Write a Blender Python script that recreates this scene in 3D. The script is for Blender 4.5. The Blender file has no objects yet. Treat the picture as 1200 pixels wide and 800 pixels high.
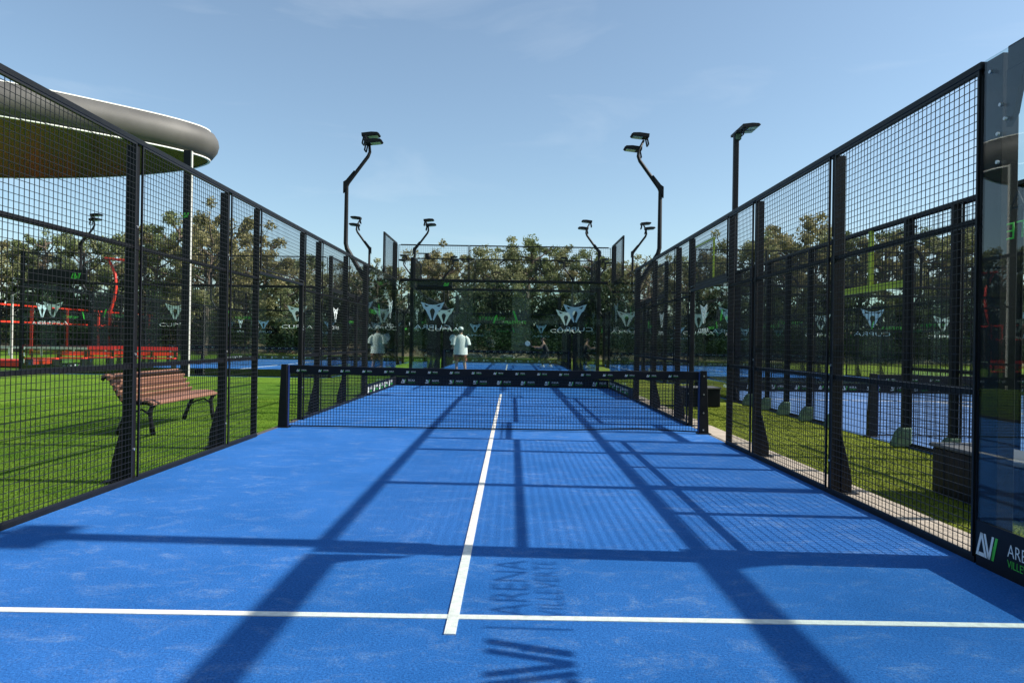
import bpy, bmesh, math, random
from mathutils import Vector, Matrix
R = math.radians
S = bpy.context.scene
COL = S.collection
random.seed(7)

# ------------------------------------------------------------------ camera
cd = bpy.data.cameras.new('camera'); cam = bpy.data.objects.new('camera', cd); COL.objects.link(cam)
cd.sensor_width = 36; cd.lens = 845.5/1200*36; cd.clip_start = 0.05; cd.clip_end = 3000
ROLL, PITCH = 0.0159, 0.0013
c_, s_ = math.cos(ROLL), math.sin(ROLL)
def _p(v):
    c, s = math.cos(PITCH), math.sin(PITCH)
    return Vector((v[0], c*v[1]-s*v[2], s*v[1]+c*v[2]))
ax, ay, az = _p((c_, 0, s_)), _p((-s_, 0, c_)), _p((0, -1, 0))
m = Matrix((ax, ay, az)).transposed().to_4x4()
m.translation = Vector((0.2467, -10.237, 1.2537))
cam.matrix_world = m
S.camera = cam

# ------------------------------------------------------------------ sky and sun
EL, SUNV = 36.8, Vector((1, -0.04, 0)).normalized()
w = bpy.data.worlds.new('World'); S.world = w; w.use_nodes = True
nt = w.node_tree; nt.nodes.clear()
N = nt.nodes.new; LK = nt.links.new
out = N('ShaderNodeOutputWorld'); bg = N('ShaderNodeBackground'); sky = N('ShaderNodeTexSky')
sky.sky_type = 'NISHITA'; sky.sun_disc = False
sky.sun_elevation = R(EL); sky.sun_rotation = math.atan2(SUNV.x, SUNV.y)
sky.altitude = 50; sky.air_density = 1.0; sky.dust_density = 1.0; sky.ozone_density = 0.9
bg.inputs['Strength'].default_value = 0.108
tc = N('ShaderNodeTexCoord'); mp = N('ShaderNodeMapping'); mp.inputs['Scale'].default_value = (2.2, 2.2, 9.0)
nz = N('ShaderNodeTexNoise'); nz.inputs['Scale'].default_value = 1.5; nz.inputs['Detail'].default_value = 7; nz.inputs['Roughness'].default_value = .55; nz.inputs['Distortion'].default_value = .5
rp = N('ShaderNodeValToRGB'); rp.color_ramp.elements[0].position = .50; rp.color_ramp.elements[1].position = .78
rp.color_ramp.elements[0].position = .56; rp.color_ramp.elements[0].color = (.06, .06, .06, 1); rp.color_ramp.elements[1].position = .85; rp.color_ramp.elements[1].color = (.22, .22, .22, 1)
mx = N('ShaderNodeMixRGB'); mx.inputs[2].default_value = (6.6, 7.0, 7.3, 1)
LK(tc.outputs['Generated'], mp.inputs[0]); LK(mp.outputs[0], nz.inputs[0]); LK(nz.outputs[0], rp.inputs[0])
tn = N('ShaderNodeMixRGB'); tn.blend_type = 'MULTIPLY'; tn.inputs[0].default_value = 1; tn.inputs[2].default_value = (.90, 1.03, 1.05, 1)
LK(sky.outputs[0], tn.inputs[1]); LK(rp.outputs[0], mx.inputs[0]); LK(tn.outputs[0], mx.inputs[1]); LK(mx.outputs[0], bg.inputs[0]); LK(bg.outputs[0], out.inputs[0])
sd = bpy.data.lights.new('sun', 'SUN'); sd.energy = 5.0; sd.angle = R(0.53); sd.color = (1.0, .95, .87)
sun = bpy.data.objects.new('sun', sd); COL.objects.link(sun)
sv = Vector((SUNV.x*math.cos(R(EL)), SUNV.y*math.cos(R(EL)), math.sin(R(EL))))
sun.rotation_euler = sv.to_track_quat('Z', 'Y').to_euler(); sun.location = sv*60
S.view_settings.view_transform = 'Standard'; S.view_settings.look = 'None'
S.view_settings.exposure = 0.60; S.view_settings.gamma = 1.0
S.render.engine = 'CYCLES'
S.cycles.transparent_max_bounces = 48; S.cycles.max_bounces = 10; S.cycles.glossy_bounces = 4
S.render.resolution_x = 1024; S.render.resolution_y = 682

# ------------------------------------------------------------------ materials
def mat(name, col, rough=.6, metal=0., spec=None, var=0., vscale=8., bump=0., bscale=60., detail=5):
    m = bpy.data.materials.new(name); m.use_nodes = True; t = m.node_tree
    b = t.nodes['Principled BSDF']
    b.inputs['Roughness'].default_value = rough; b.inputs['Metallic'].default_value = metal
    if spec is not None: b.inputs['Specular IOR Level'].default_value = spec
    co = t.nodes.new('ShaderNodeTexCoord')
    n = t.nodes.new('ShaderNodeTexNoise'); n.inputs['Scale'].default_value = vscale; n.inputs['Detail'].default_value = detail
    t.links.new(co.outputs['Object'], n.inputs[0])
    r = t.nodes.new('ShaderNodeValToRGB')
    a, z = r.color_ramp.elements; a.position = .3; z.position = .7
    a.color = [max(0, c*(1-var)) for c in col]+[1]; z.color = [min(1, c*(1+var)) for c in col]+[1]
    t.links.new(n.outputs[0], r.inputs[0]); t.links.new(r.outputs[0], b.inputs['Base Color'])
    if bump:
        n2 = t.nodes.new('ShaderNodeTexNoise'); n2.inputs['Scale'].default_value = bscale; n2.inputs['Detail'].default_value = 4
        bp = t.nodes.new('ShaderNodeBump'); bp.inputs['Strength'].default_value = bump; bp.inputs['Distance'].default_value = .01
        t.links.new(co.outputs['Object'], n2.inputs[0]); t.links.new(n2.outputs[0], bp.inputs['Height']); t.links.new(bp.outputs[0], b.inputs['Normal'])
    return m

M = {}
M['steel'] = mat('black_steel', (.0048, .005, .006), .5, 0, .28, .25, 12, .15, 150)
M['wire'] = mat('black_wire', (.008, .008, .009), .5, 0, .35)
M['boot_green'] = mat('green_boot', (.10, .16, .10), .8, 0, .3, .35, 12, .4, 25)
M['lime'] = mat('lime_paint', (.42, .50, .03), .5, 0, .4, .15, 6)
M['red'] = mat('red_paint', (.75, .04, .02), .45, 0, .5, .15, 6)
M['navy'] = mat('navy_vinyl', (.0045, .0055, .009), .5, 0, .25, .2, 10)
M['white_print'] = mat('white_print', (.78, .80, .80), .5)
M['vinyl'] = mat('pale_vinyl', (.78, .84, .85), .5, 0, .4, .05)
M['green_print'] = mat('green_print', (.07, .55, .05), .5)
M['black_print'] = mat('black_print', (.012, .012, .014), .5)
M['bolt'] = mat('zinc_bolt', (.55, .55, .55), .3, .8)
M['blue_edge'] = mat('blue_edge', (.012, .03, .14), .5)
M['lens'] = mat('lamp_glass', (.30, .42, .36), .15, 0, .8)
M['concrete'] = mat('beige_concrete', (.44, .37, .29), .85, 0, .3, .16, 4, .3, 90)
M['skin'] = mat('skin', (.52, .29, .20), .55, 0, .4, .06)
M['shirt'] = mat('white_cotton', (.80, .79, .76), .85, 0, .2, .04, 6, .25, 14)
M['shorts'] = mat('rust_shorts', (.30, .11, .08), .85, 0, .2, .12)
M['blackcloth'] = mat('black_cloth', (.02, .02, .022), .85)
M['hair'] = mat('dark_hair', (.03, .02, .015), .6)
M['racket'] = mat('racket_face', (.45, .55, .62), .4)
M['whiteline'] = mat('white_line', (.76, .73, .66), .9, 0, .2, .13, 28, .4, 200)
M['whitepaint'] = mat('white_paint', (.75, .75, .70), .6)
M['bark'] = mat('bark', (.14, .11, .085), .9, 0, .2, .35, 6, .6, 20)
M['greytop'] = mat('grey_top', (.11, .11, .11), .6, 0, .4, .2, 7)
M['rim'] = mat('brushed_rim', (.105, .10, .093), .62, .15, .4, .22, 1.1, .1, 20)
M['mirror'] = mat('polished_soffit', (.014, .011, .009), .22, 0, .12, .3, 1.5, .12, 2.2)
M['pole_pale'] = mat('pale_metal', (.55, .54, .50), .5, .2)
M['rock'] = mat('white_rock', (.62, .60, .55), .9, 0, .3, .2, 3, .6, 12)
M['earth'] = mat('dry_earth', (.20, .15, .085), .95, 0, .2, .35, .35, .4, 5)

def wood():
    m = bpy.data.materials.new('bench_wood'); m.use_nodes = True; t = m.node_tree; b = t.nodes['Principled BSDF']
    co = t.nodes.new('ShaderNodeTexCoord'); mp = t.nodes.new('ShaderNodeMapping'); mp.inputs['Scale'].default_value = (1.2, 26, 26)
    n = t.nodes.new('ShaderNodeTexNoise'); n.inputs['Scale'].default_value = 2.5; n.inputs['Detail'].default_value = 6
    oi = t.nodes.new('ShaderNodeObjectInfo'); ad = t.nodes.new('ShaderNodeMath'); ad.operation = 'ADD'
    mu = t.nodes.new('ShaderNodeMath'); mu.operation = 'MULTIPLY'; mu.inputs[1].default_value = .28
    r = t.nodes.new('ShaderNodeValToRGB'); r.color_ramp.elements[0].position = .35; r.color_ramp.elements[1].position = .85
    r.color_ramp.elements[0].color = (.11, .045, .027, 1); r.color_ramp.elements[1].color = (.29, .14, .088, 1)
    t.links.new(co.outputs['Object'], mp.inputs[0]); t.links.new(mp.outputs[0], n.inputs[0])
    t.links.new(oi.outputs['Random'], mu.inputs[0]); t.links.new(n.outputs[0], ad.inputs[0]); t.links.new(mu.outputs[0], ad.inputs[1])
    t.links.new(ad.outputs[0], r.inputs[0]); t.links.new(r.outputs[0], b.inputs['Base Color']); b.inputs['Roughness'].default_value = .6
    return m
M['wood'] = wood()

def glassmat(name, tint, ior=1.5):
    m = bpy.data.materials.new(name); m.use_nodes = True; t = m.node_tree; t.nodes.clear()
    o = t.nodes.new('ShaderNodeOutputMaterial'); mix = t.nodes.new('ShaderNodeMixShader')
    tr = t.nodes.new('ShaderNodeBsdfTransparent'); tr.inputs[0].default_value = tint+(1,)
    gl = t.nodes.new('ShaderNodeBsdfGlossy'); gl.inputs['Roughness'].default_value = 0.0
    fr = t.nodes.new('ShaderNodeFresnel'); g = t.nodes.new('ShaderNodeNewGeometry')
    mr = t.nodes.new('ShaderNodeMapRange'); mr.inputs['To Min'].default_value = ior; mr.inputs['To Max'].default_value = 1/ior
    t.links.new(g.outputs['Backfacing'], mr.inputs['Value']); t.links.new(mr.outputs[0], fr.inputs[0])
    t.links.new(fr.outputs[0], mix.inputs[0]); t.links.new(tr.outputs[0], mix.inputs[1]); t.links.new(gl.outputs[0], mix.inputs[2])
    t.links.new(mix.outputs[0], o.inputs[0])
    return m
M['glass'] = glassmat('tinted_glass', (.875, .925, .92))

def turf_blue(BLUE_A, BLUE_B, name='blue_turf'):
    m = bpy.data.materials.new(name); m.use_nodes = True; t = m.node_tree; b = t.nodes['Principled BSDF']
    L = t.links.new; n_ = t.nodes.new
    g = n_('ShaderNodeNewGeometry')
    def noise(scale, detail, sc=(1, 1, 1), rough=.6, dist=0.):
        mp = n_('ShaderNodeMapping'); mp.inputs['Scale'].default_value = sc
        n = n_('ShaderNodeTexNoise'); n.inputs['Scale'].default_value = scale; n.inputs['Detail'].default_value = detail; n.inputs['Roughness'].default_value = rough; n.inputs['Distortion'].default_value = dist
        L(g.outputs['Position'], mp.inputs[0]); L(mp.outputs[0], n.inputs[0]); return n.outputs[0]
    def ramp(src, p0, c0, p1, c1):
        r = n_('ShaderNodeValToRGB'); r.color_ramp.elements[0].position = p0; r.color_ramp.elements[1].position = p1
        r.color_ramp.elements[0].color = c0+(1,); r.color_ramp.elements[1].color = c1+(1,); L(src, r.inputs[0]); return r.outputs[0]
    base = ramp(noise(1.1, 4), .35, BLUE_A, .68, BLUE_B)
    fine = ramp(noise(95, 3, rough=.8), .34, (.50, .55, .62), .68, (1.55, 1.42, 1.3))
    mu = n_('ShaderNodeMixRGB'); mu.blend_type = 'MULTIPLY'; mu.inputs[0].default_value = 1; L(base, mu.inputs[1]); L(fine, mu.inputs[2])
    # sand lying in streaks and crumbs
    st = ramp(noise(4.2, 9, (1.0, 1.5, 1), .78, .6), .51, (0, 0, 0), .72, (.8, .8, .8))
    wd = ramp(noise(.55, 3), .32, (.25, .25, .25), .7, (1, 1, 1))
    mm = n_('ShaderNodeMixRGB'); mm.blend_type = 'MULTIPLY'; mm.inputs[0].default_value = 1; L(st, mm.inputs[1]); L(wd, mm.inputs[2])
    gr = ramp(noise(60, 3, rough=.8), .42, (0, 0, 0), .62, (1, 1, 1))
    m3 = n_('ShaderNodeMixRGB'); m3.blend_type = 'MULTIPLY'; m3.inputs[0].default_value = .75; L(mm.outputs[0], m3.inputs[1]); L(gr, m3.inputs[2])
    mx = n_('ShaderNodeMixRGB'); L(m3.outputs[0], mx.inputs[0]); L(mu.outputs[0], mx.inputs[1]); mx.inputs[2].default_value = (.30, .40, .52, 1)
    L(mx.outputs[0], b.inputs['Base Color']); b.inputs['Roughness'].default_value = .95; b.inputs['Specular IOR Level'].default_value = .15
    bp = n_('ShaderNodeBump'); bp.inputs['Strength'].default_value = .7; bp.inputs['Distance'].default_value = .008
    L(noise(90, 4, rough=.85), bp.inputs['Height']); L(bp.outputs[0], b.inputs['Normal'])
    return m
M['blue'] = turf_blue((.019, .125, .40), (.031, .155, .47))
M['blue_pale'] = turf_blue((.065, .15, .34), (.09, .185, .39), 'pale_blue_turf')  # paler, greyer blue for the wide court at right

def turf_green():
    m = bpy.data.materials.new('green_turf'); m.use_nodes = True; t = m.node_tree; b = t.nodes['Principled BSDF']
    L = t.links.new; n_ = t.nodes.new
    g = n_('ShaderNodeNewGeometry')
    def noise(scale, detail, sc=(1, 1, 1), rough=.6):
        mp = n_('ShaderNodeMapping'); mp.inputs['Scale'].default_value = sc
        n = n_('ShaderNodeTexNoise'); n.inputs['Scale'].default_value = scale; n.inputs['Detail'].default_value = detail; n.inputs['Roughness'].default_value = rough
        L(g.outputs['Position'], mp.inputs[0]); L(mp.outputs[0], n.inputs[0]); return n.outputs[0]
    r = n_('ShaderNodeValToRGB'); r.color_ramp.elements[0].position = .33; r.color_ramp.elements[1].position = .68
    r.color_ramp.elements[0].color = (.085, .19, .012, 1); r.color_ramp.elements[1].color = (.18, .30, .03, 1)
    L(noise(.9, 6, (1, 2.2, 1)), r.inputs[0])
    r2 = n_('ShaderNodeValToRGB'); r2.color_ramp.elements[0].position = .36; r2.color_ramp.elements[1].position = .66
    r2.color_ramp.elements[0].color = (.55, .58, .55, 1); r2.color_ramp.elements[1].color = (1.35, 1.3, 1.1, 1)
    L(noise(34, 5, (1, 1, 1), .75), r2.inputs[0])
    mu = n_('ShaderNodeMixRGB'); mu.blend_type = 'MULTIPLY'; mu.inputs[0].default_value = .85; L(r.outputs[0], mu.inputs[1]); L(r2.outputs[0], mu.inputs[2])
    # glancing sunlight painted in as yellower turf right of the nearest court
    sx = n_('ShaderNodeSeparateXYZ'); L(g.outputs['Position'], sx.inputs[0])
    mr = n_('ShaderNodeMapRange'); mr.inputs['From Min'].default_value = 2.0; mr.inputs['From Max'].default_value = 3.0; mr.inputs['To Min'].default_value = 0; mr.inputs['To Max'].default_value = .55
    L(sx.outputs[0], mr.inputs[0])
    mx = n_('ShaderNodeMixRGB'); L(mr.outputs[0], mx.inputs[0]); L(mu.outputs[0], mx.inputs[1])
    mu2 = n_('ShaderNodeMixRGB'); mu2.blend_type = 'MULTIPLY'; mu2.inputs[0].default_value = .85; mu2.inputs[1].default_value = (.30, .30, .045, 1); L(r2.outputs[0], mu2.inputs[2])
    L(mu2.outputs[0], mx.inputs[2]); L(mx.outputs[0], b.inputs['Base Color'])
    b.inputs['Roughness'].default_value = .95; b.inputs['Specular IOR Level'].default_value = .12
    bp = n_('ShaderNodeBump'); bp.inputs['Strength'].default_value = .9; bp.inputs['Distance'].default_value = .03
    L(noise(70, 4, rough=.8), bp.inputs['Height']); L(bp.outputs[0], b.inputs['Normal'])
    return m
M['turf'] = turf_green()

def leafmat(name, cols):
    m = bpy.data.materials.new(name); m.use_nodes = True; t = m.node_tree; b = t.nodes['Principled BSDF']
    L = t.links.new; n_ = t.nodes.new
    g = n_('ShaderNodeNewGeometry'); n = n_('ShaderNodeTexNoise'); n.inputs['Scale'].default_value = .75; n.inputs['Detail'].default_value = 3
    L(g.outputs['Position'], n.inputs[0])
    ad = n_('ShaderNodeMath'); ad.operation = 'MULTIPLY_ADD'; ad.inputs[1].default_value = .45; L(g.outputs['Random Per Island'], ad.inputs[0])
    sb = n_('ShaderNodeMath'); sb.operation = 'SUBTRACT'; sb.inputs[1].default_value = .22; L(n.outputs[0], sb.inputs[0]); L(sb.outputs[0], ad.inputs[2])
    r = n_('ShaderNodeValToRGB'); e = r.color_ramp.elements
    e[0].position = .2; e[0].color = cols[0]+(1,); e[1].position = .8; e[1].color = cols[2]+(1,)
    k = e.new(.5); k.color = cols[1]+(1,)
    L(ad.outputs[0], r.inputs[0]); L(r.outputs[0], b.inputs['Base Color'])
    b.inputs['Roughness'].default_value = .7; b.inputs['Specular IOR Level'].default_value = .12
    tl = n_('ShaderNodeBsdfTranslucent'); L(r.outputs[0], tl.inputs[0])
    mix = n_('ShaderNodeMixShader'); mix.inputs[0].default_value = .3
    o = t.nodes['Material Output']; L(b.outputs[0], mix.inputs[1]); L(tl.outputs[0], mix.inputs[2]); L(mix.outputs[0], o.inputs[0])
    return m
M['leaf_a'] = leafmat('olive_leaf', [(.10, .115, .05), (.22, .235, .11), (.38, .37, .20)])
M['leaf_b'] = leafmat('green_leaf', [(.075, .11, .045), (.17, .205, .085), (.30, .33, .16)])
M['leaf_c'] = leafmat('autumn_leaf', [(.11, .11, .045), (.24, .22, .10), (.39, .35, .19)])
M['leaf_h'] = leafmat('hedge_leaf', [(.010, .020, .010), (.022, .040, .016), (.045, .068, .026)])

# ------------------------------------------------------------------ geometry helpers
class MB:
    def __init__(s): s.v = []; s.f = []
    def box(s, x0, x1, y0, y1, z0, z1):
        i = len(s.v)
        s.v += [(x0,y0,z0),(x1,y0,z0),(x1,y1,z0),(x0,y1,z0),(x0,y0,z1),(x1,y0,z1),(x1,y1,z1),(x0,y1,z1)]
        s.f += [tuple(i+k for k in q) for q in ((0,3,2,1),(4,5,6,7),(0,1,5,4),(1,2,6,5),(2,3,7,6),(3,0,4,7))]
        return s
    def tube(s, pts, rad, n=6, caps=True):
        pts = [Vector(p) for p in pts]; rings = []
        for k, p in enumerate(pts):
            r = rad[k] if isinstance(rad, (list, tuple)) else rad
            d = (pts[min(k+1, len(pts)-1)]-pts[max(k-1, 0)]).normalized()
            a = d.orthogonal().normalized() if not rings else (pa - d*pa.dot(d)).normalized()
            pa = a; b = d.cross(a); i = len(s.v); ring = []
            for q in range(n):
                t = 2*math.pi*(q+.5)/n
                s.v.append(tuple(p + a*(r*math.cos(t)) + b*(r*math.sin(t)))); ring.append(i+q)
            rings.append(ring)
        for A, B in zip(rings, rings[1:]):
            for q in range(n): s.f.append((A[q], A[(q+1)%n], B[(q+1)%n], B[q]))
        if caps: s.f.append(tuple(reversed(rings[0]))); s.f.append(tuple(rings[-1]))
        return s
    def prism(s, poly, axis, a, b):
        """poly: list of 2-D points; extruded along axis from a to b."""
        i = len(s.v); n = len(poly)
        def P(p, h): return {'x': (h, p[0], p[1]), 'y': (p[0], h, p[1]), 'z': (p[0], p[1], h)}[axis]
        s.v += [P(p, a) for p in poly]+[P(p, b) for p in poly]
        s.f.append(tuple(range(i, i+n))); s.f.append(tuple(reversed(range(i+n, i+2*n))))
        for k in range(n): s.f.append((i+k, i+n+k, i+n+(k+1)%n, i+(k+1)%n))
        return s
    def loft(s, rings, cap=True):
        n = len(rings[0]); ids = []
        for r in rings:
            i = len(s.v); s.v += [tuple(p) for p in r]; ids.append(list(range(i, i+n)))
        for A, B in zip(ids, ids[1:]):
            for q in range(n): s.f.append((A[q], A[(q+1)%n], B[(q+1)%n], B[q]))
        if cap: s.f.append(tuple(reversed(ids[0]))); s.f.append(tuple(ids[-1]))
        return s
    def mesh(s, name, mt, smooth=False, bevel=0, fix=True):
        me = bpy.data.meshes.new(name); me.from_pydata(s.v, [], s.f); me.validate()
        if fix or bevel:
            bm = bmesh.new(); bm.from_mesh(me)
            if fix: bmesh.ops.recalc_face_normals(bm, faces=bm.faces)
            if bevel: bmesh.ops.bevel(bm, geom=[e for e in bm.edges if e.is_manifold and e.calc_face_angle(0) > .6], offset=bevel, segments=1, affect='EDGES')
            bm.to_mesh(me); bm.free()
        me.materials.append(mt)
        if smooth: me.polygons.foreach_set('use_smooth', [True]*len(me.polygons))
        me.update(); return me

def put(name, me, parent=None, loc=(0, 0, 0), rot=(0, 0, 0), scale=(1, 1, 1), label=None, cat=None, group=None, kind=None):
    o = bpy.data.objects.new(name, me); COL.objects.link(o)
    o.location = loc; o.rotation_euler = rot; o.scale = scale
    if parent: o.parent = parent
    if label: o['label'] = label
    if cat: o['category'] = cat
    if group: o['group'] = group
    if kind: o['kind'] = kind
    return o
def thing(name, label, cat, loc=(0, 0, 0), rz=0, group=None):
    o = put(name, None, None, loc, (0, 0, rz), label=label, cat=cat, group=group); o.empty_display_size = .2; return o
CACHE = {}
def cached(key, fn):
    if key not in CACHE: CACHE[key] = fn()
    return CACHE[key]

# ------------------------------------------------------------------ prints: lettering and emblems
def text_mesh(txt, width, height, mt):
    def f():
        cu = bpy.data.curves.new('lettering', 'FONT'); cu.body = txt; cu.resolution_u = 2; cu.extrude = .0; cu.offset = -.012
        ob = bpy.data.objects.new('tmp', cu); COL.objects.link(ob)
        dg = bpy.context.evaluated_depsgraph_get(); me = bpy.data.meshes.new_from_object(ob.evaluated_get(dg))
        bpy.data.objects.remove(ob); bpy.data.curves.remove(cu)
        xs = [v.co.x for v in me.vertices]; ys = [v.co.y for v in me.vertices]
        x0, x1, y0, y1 = min(xs), max(xs), min(ys), max(ys)
        bm = bmesh.new(); bm.from_mesh(me)
        for v in bm.verts: v.co = Vector(((v.co.x-x0)/(x1-x0)*width-width/2, (v.co.y-y0)/(y1-y0)*height-height/2, 0))
        r = bmesh.ops.extrude_face_region(bm, geom=bm.faces[:])
        for v in r['geom']:
            if isinstance(v, bmesh.types.BMVert): v.co.z += .0012
        bm.to_mesh(me); bm.free(); me.name = 'lettering'; me.materials.clear(); me.materials.append(mt)
        return me
    return cached(('t', txt, round(width, 3), round(height, 3), mt.name), f)
def polys_mesh(key, polys, wd, ht, mt):
    def f():
        b = MB()
        for p in polys: b.prism([(x*wd, y*ht) for x, y in p], 'z', 0, .0012)
        return b.mesh('print', mt)
    return cached((key, round(wd, 3), round(ht, 3), mt.name), f)
_half = [[(-.5,.5),(-.36,.39),(-.15,.27),(-.17,.36)], [(-.5,.5),(-.38,.15),(-.29,.23),(-.36,.39)],
         [(-.38,.15),(-.28,.05),(-.18,.17),(-.29,.23)], [(-.29,.23),(-.18,.17),(-.15,.27)],
         [(-.17,.36),(-.15,.27),(0,.15),(0,.34)], [(-.15,.27),(-.18,.17),(-.11,.0),(-.075,.11),(0,.15)],
         [(-.28,.05),(-.06,-.5),(-.015,-.46),(-.11,.0),(-.18,.17)]]
EMBLEM = _half+[[(-x, y) for x, y in reversed(p)] for p in _half]
# monogram: slanted A then V in one colour, last V in green
def _st(x0, y0, x1, y1, w_=.095): return [(x0-w_/2, y0), (x0+w_/2, y0), (x1+w_/2, y1), (x1-w_/2, y1)]
MONO_A = [_st(-.46, -.5, -.25, .5), _st(-.25, .5, -.03, -.5), [(-.40, -.5), (-.10, -.5), (-.12, -.34), (-.36, -.34)], _st(-.10, .5, .11, -.5), _st(.11, -.5, .29, .5)]
MONO_V = [_st(.27, -.5, .46, .5, .11), [(.31, .12), (.36, .12), (.27, -.5), (.215, -.5)]]
XR = R(90)
def monogram(parent, x, y, z, wd, ht, face, c1, c2):
    put('monogram', polys_mesh('ma', MONO_A, wd, ht, c1), parent, (x, y, z), (XR, 0, face))
    put('monogram_tip', polys_mesh('mv', MONO_V, wd, ht, c2), parent, (x, y, z), (XR, 0, face))
def club_logo(parent, x, z, ln, ht, y, face, c1, c2, c3):
    """monogram | ARENA over VILLEVERTE, ln long, centred at x; face 0 reads from -y, pi from +y"""
    d = 1 if face == 0 else -1
    monogram(parent, x-d*ln*.33, y, z, ln*.32, ht, face, c1, c3)
    put('divider', polys_mesh('bar', [[(-.5,-.5),(.5,-.5),(.5,.5),(-.5,.5)]], ht*.06, ht*1.1, c3 if c2 is not M['black_print'] else c2), parent, (x-d*ln*.10, y, z), (XR, 0, face))
    put('lettering', text_mesh('ARENA', ln*.49, ht*.5, c2), parent, (x+d*ln*.22, y, z+ht*.22), (XR, 0, face))
    put('lettering', text_mesh('VILLEVERTE', ln*.49, ht*.34, c3), parent, (x+d*ln*.22, y, z-ht*.32), (XR, 0, face))
def team_sticker(parent, x, z, y, k=1.):
    put('emblem', polys_mesh('emb', EMBLEM, .66*k, .52*k, M['vinyl']), parent, (x, y, z+.08*k), (XR, 0, 0))
    put('lettering', text_mesh('CUPRA', 1.02*k, .115*k, M['vinyl']), parent, (x, y, z-.36*k), (XR, 0, 0))

def banner_print_mesh(length, ht, step, wd, start=None):
    """one joined print of the repeated club logo for a long strip (too small to tell apart): white part and green part"""
    def f():
        res = []
        for which in (0, 1):
            b = MB(); st = step/2 if start is None else start; n = max(1, int((length-st-wd*.5)/step)+1)
            t1 = text_mesh('ARENA', wd*.46, ht*.5, M['white_print']); t2 = text_mesh('VILLEVERTE', wd*.46, ht*.3, M['green_print'])
            for k in range(n):
                x = -length/2+st+step*k
                for p in (MONO_A if which == 0 else MONO_V): b.prism([(x-wd*.33+q[0]*wd*.32, q[1]*ht) for q in p], 'z', 0, .0012)
                me, oy = (t1, ht*.22) if which == 0 else (t2, -ht*.32)
                i = len(b.v); b.v += [(v.co.x+x+wd*.2, v.co.y+oy, v.co.z) for v in me.vertices]
                b.f += [tuple(i+q for q in p.vertices) for p in me.polygons]
            res.append(b.mesh('banner_print', M['white_print'] if which == 0 else M['green_print'], fix=False))
        return res
    return cached(('bp', round(length, 2), ht, step, wd, start), f)
def banner(parent, x0, x1, ybase, h, yin, inward=1, step=.67, name='base_banner', lh=.11, lw=.42, start=None):
    """strip at the foot of a wall, printed on the +y (court) side"""
    L_ = x1-x0
    o = put(name, cached(('bn', round(L_, 2), h), lambda: MB().box(-L_/2, L_/2, -.004, .004, 0, h).mesh(name, M['navy'])), parent, ((x0+x1)/2, yin, ybase))
    a, b = banner_print_mesh(L_-.02, lh, step, lw, start)
    for me in (a, b): put('printed_logos', me, o, (0, .0045, h*.5), (XR, 0, R(180)), kind='stuff')
    return o

# ------------------------------------------------------------------ enclosure pieces (local frame: x along, -y outside, z up)
WIRE = .0037
def mesh_panel(x0, x1, z0, z1, step=.05):
    def f():
        b = MB(); L_ = x1-x0; H = z1-z0; t = WIRE/2
        n = max(1, round(L_/step)); k = max(1, round(H/step))
        for i in range(1, n):
            x = -L_/2+L_*i/n; b.box(x-t, x+t, -t, t, 0, H)
        for j in range(1, k):
            z = H*j/k; b.box(-L_/2, L_/2, t*.9, t*2.9, z-t, z+t)
        for x in (-L_/2+.008, L_/2-.008): b.box(x-.008, x+.008, -.008, .008, 0, H)
        for z in (.008, H-.008): b.box(-L_/2, L_/2, -.007, .007, z-.008, z+.008)
        return b.mesh('mesh_panel', M['wire'], fix=False)
    return cached(('mp', round(x1-x0, 3), round(z1-z0, 3), step), f)
def add_mesh(parent, x0, x1, z0, z1):
    return put('mesh_panel', mesh_panel(x0, x1, z0, z1), parent, ((x0+x1)/2, 0, z0), kind='stuff')
FH = 2.955
def bolt(parent, x, y, z):
    put('bolt', cached('bolt', lambda: MB().tube([(0, 0, 0), (0, .012, 0)], .011, 8).mesh('bolt', M['bolt'])), parent, (x, y, z))
def main_post(parent, x, boot):
    o = put('post', cached('post', lambda: MB().box(-.032, .032, -.098, -.018, 0, FH-.05).box(-.042, .042, -.028, -.012, 0, FH-.05).mesh('post', M['steel'], bevel=.004)), parent, (x, 0, 0))
    prof = [(-.09, 0), (-.185, 0), (-.185, .12), (-.170, .2), (-.13, .36), (-.105, .46), (-.09, .5)]
    if boot is M['boot_green']:
        prof = [(-.0, 0.0), (-.21, 0.0), (-.21, .05), (-.17, .17), (-.11, .245), (-.0, .25)]
        put('boot', cached(('boot', boot.name), lambda: MB().prism(prof, 'x', -.07, .07).mesh('boot', boot, bevel=.012)), o)
    else: put('boot', cached(('boot', boot.name), lambda: MB().prism(prof, 'x', -.042, .042).box(-.08, .08, -.235, -.09, 0, .014).mesh('boot', boot, bevel=.004)), o)
    for z in (.28, 1.1, 2.2): bolt(o, 0, -.013, z)
    return o

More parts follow.
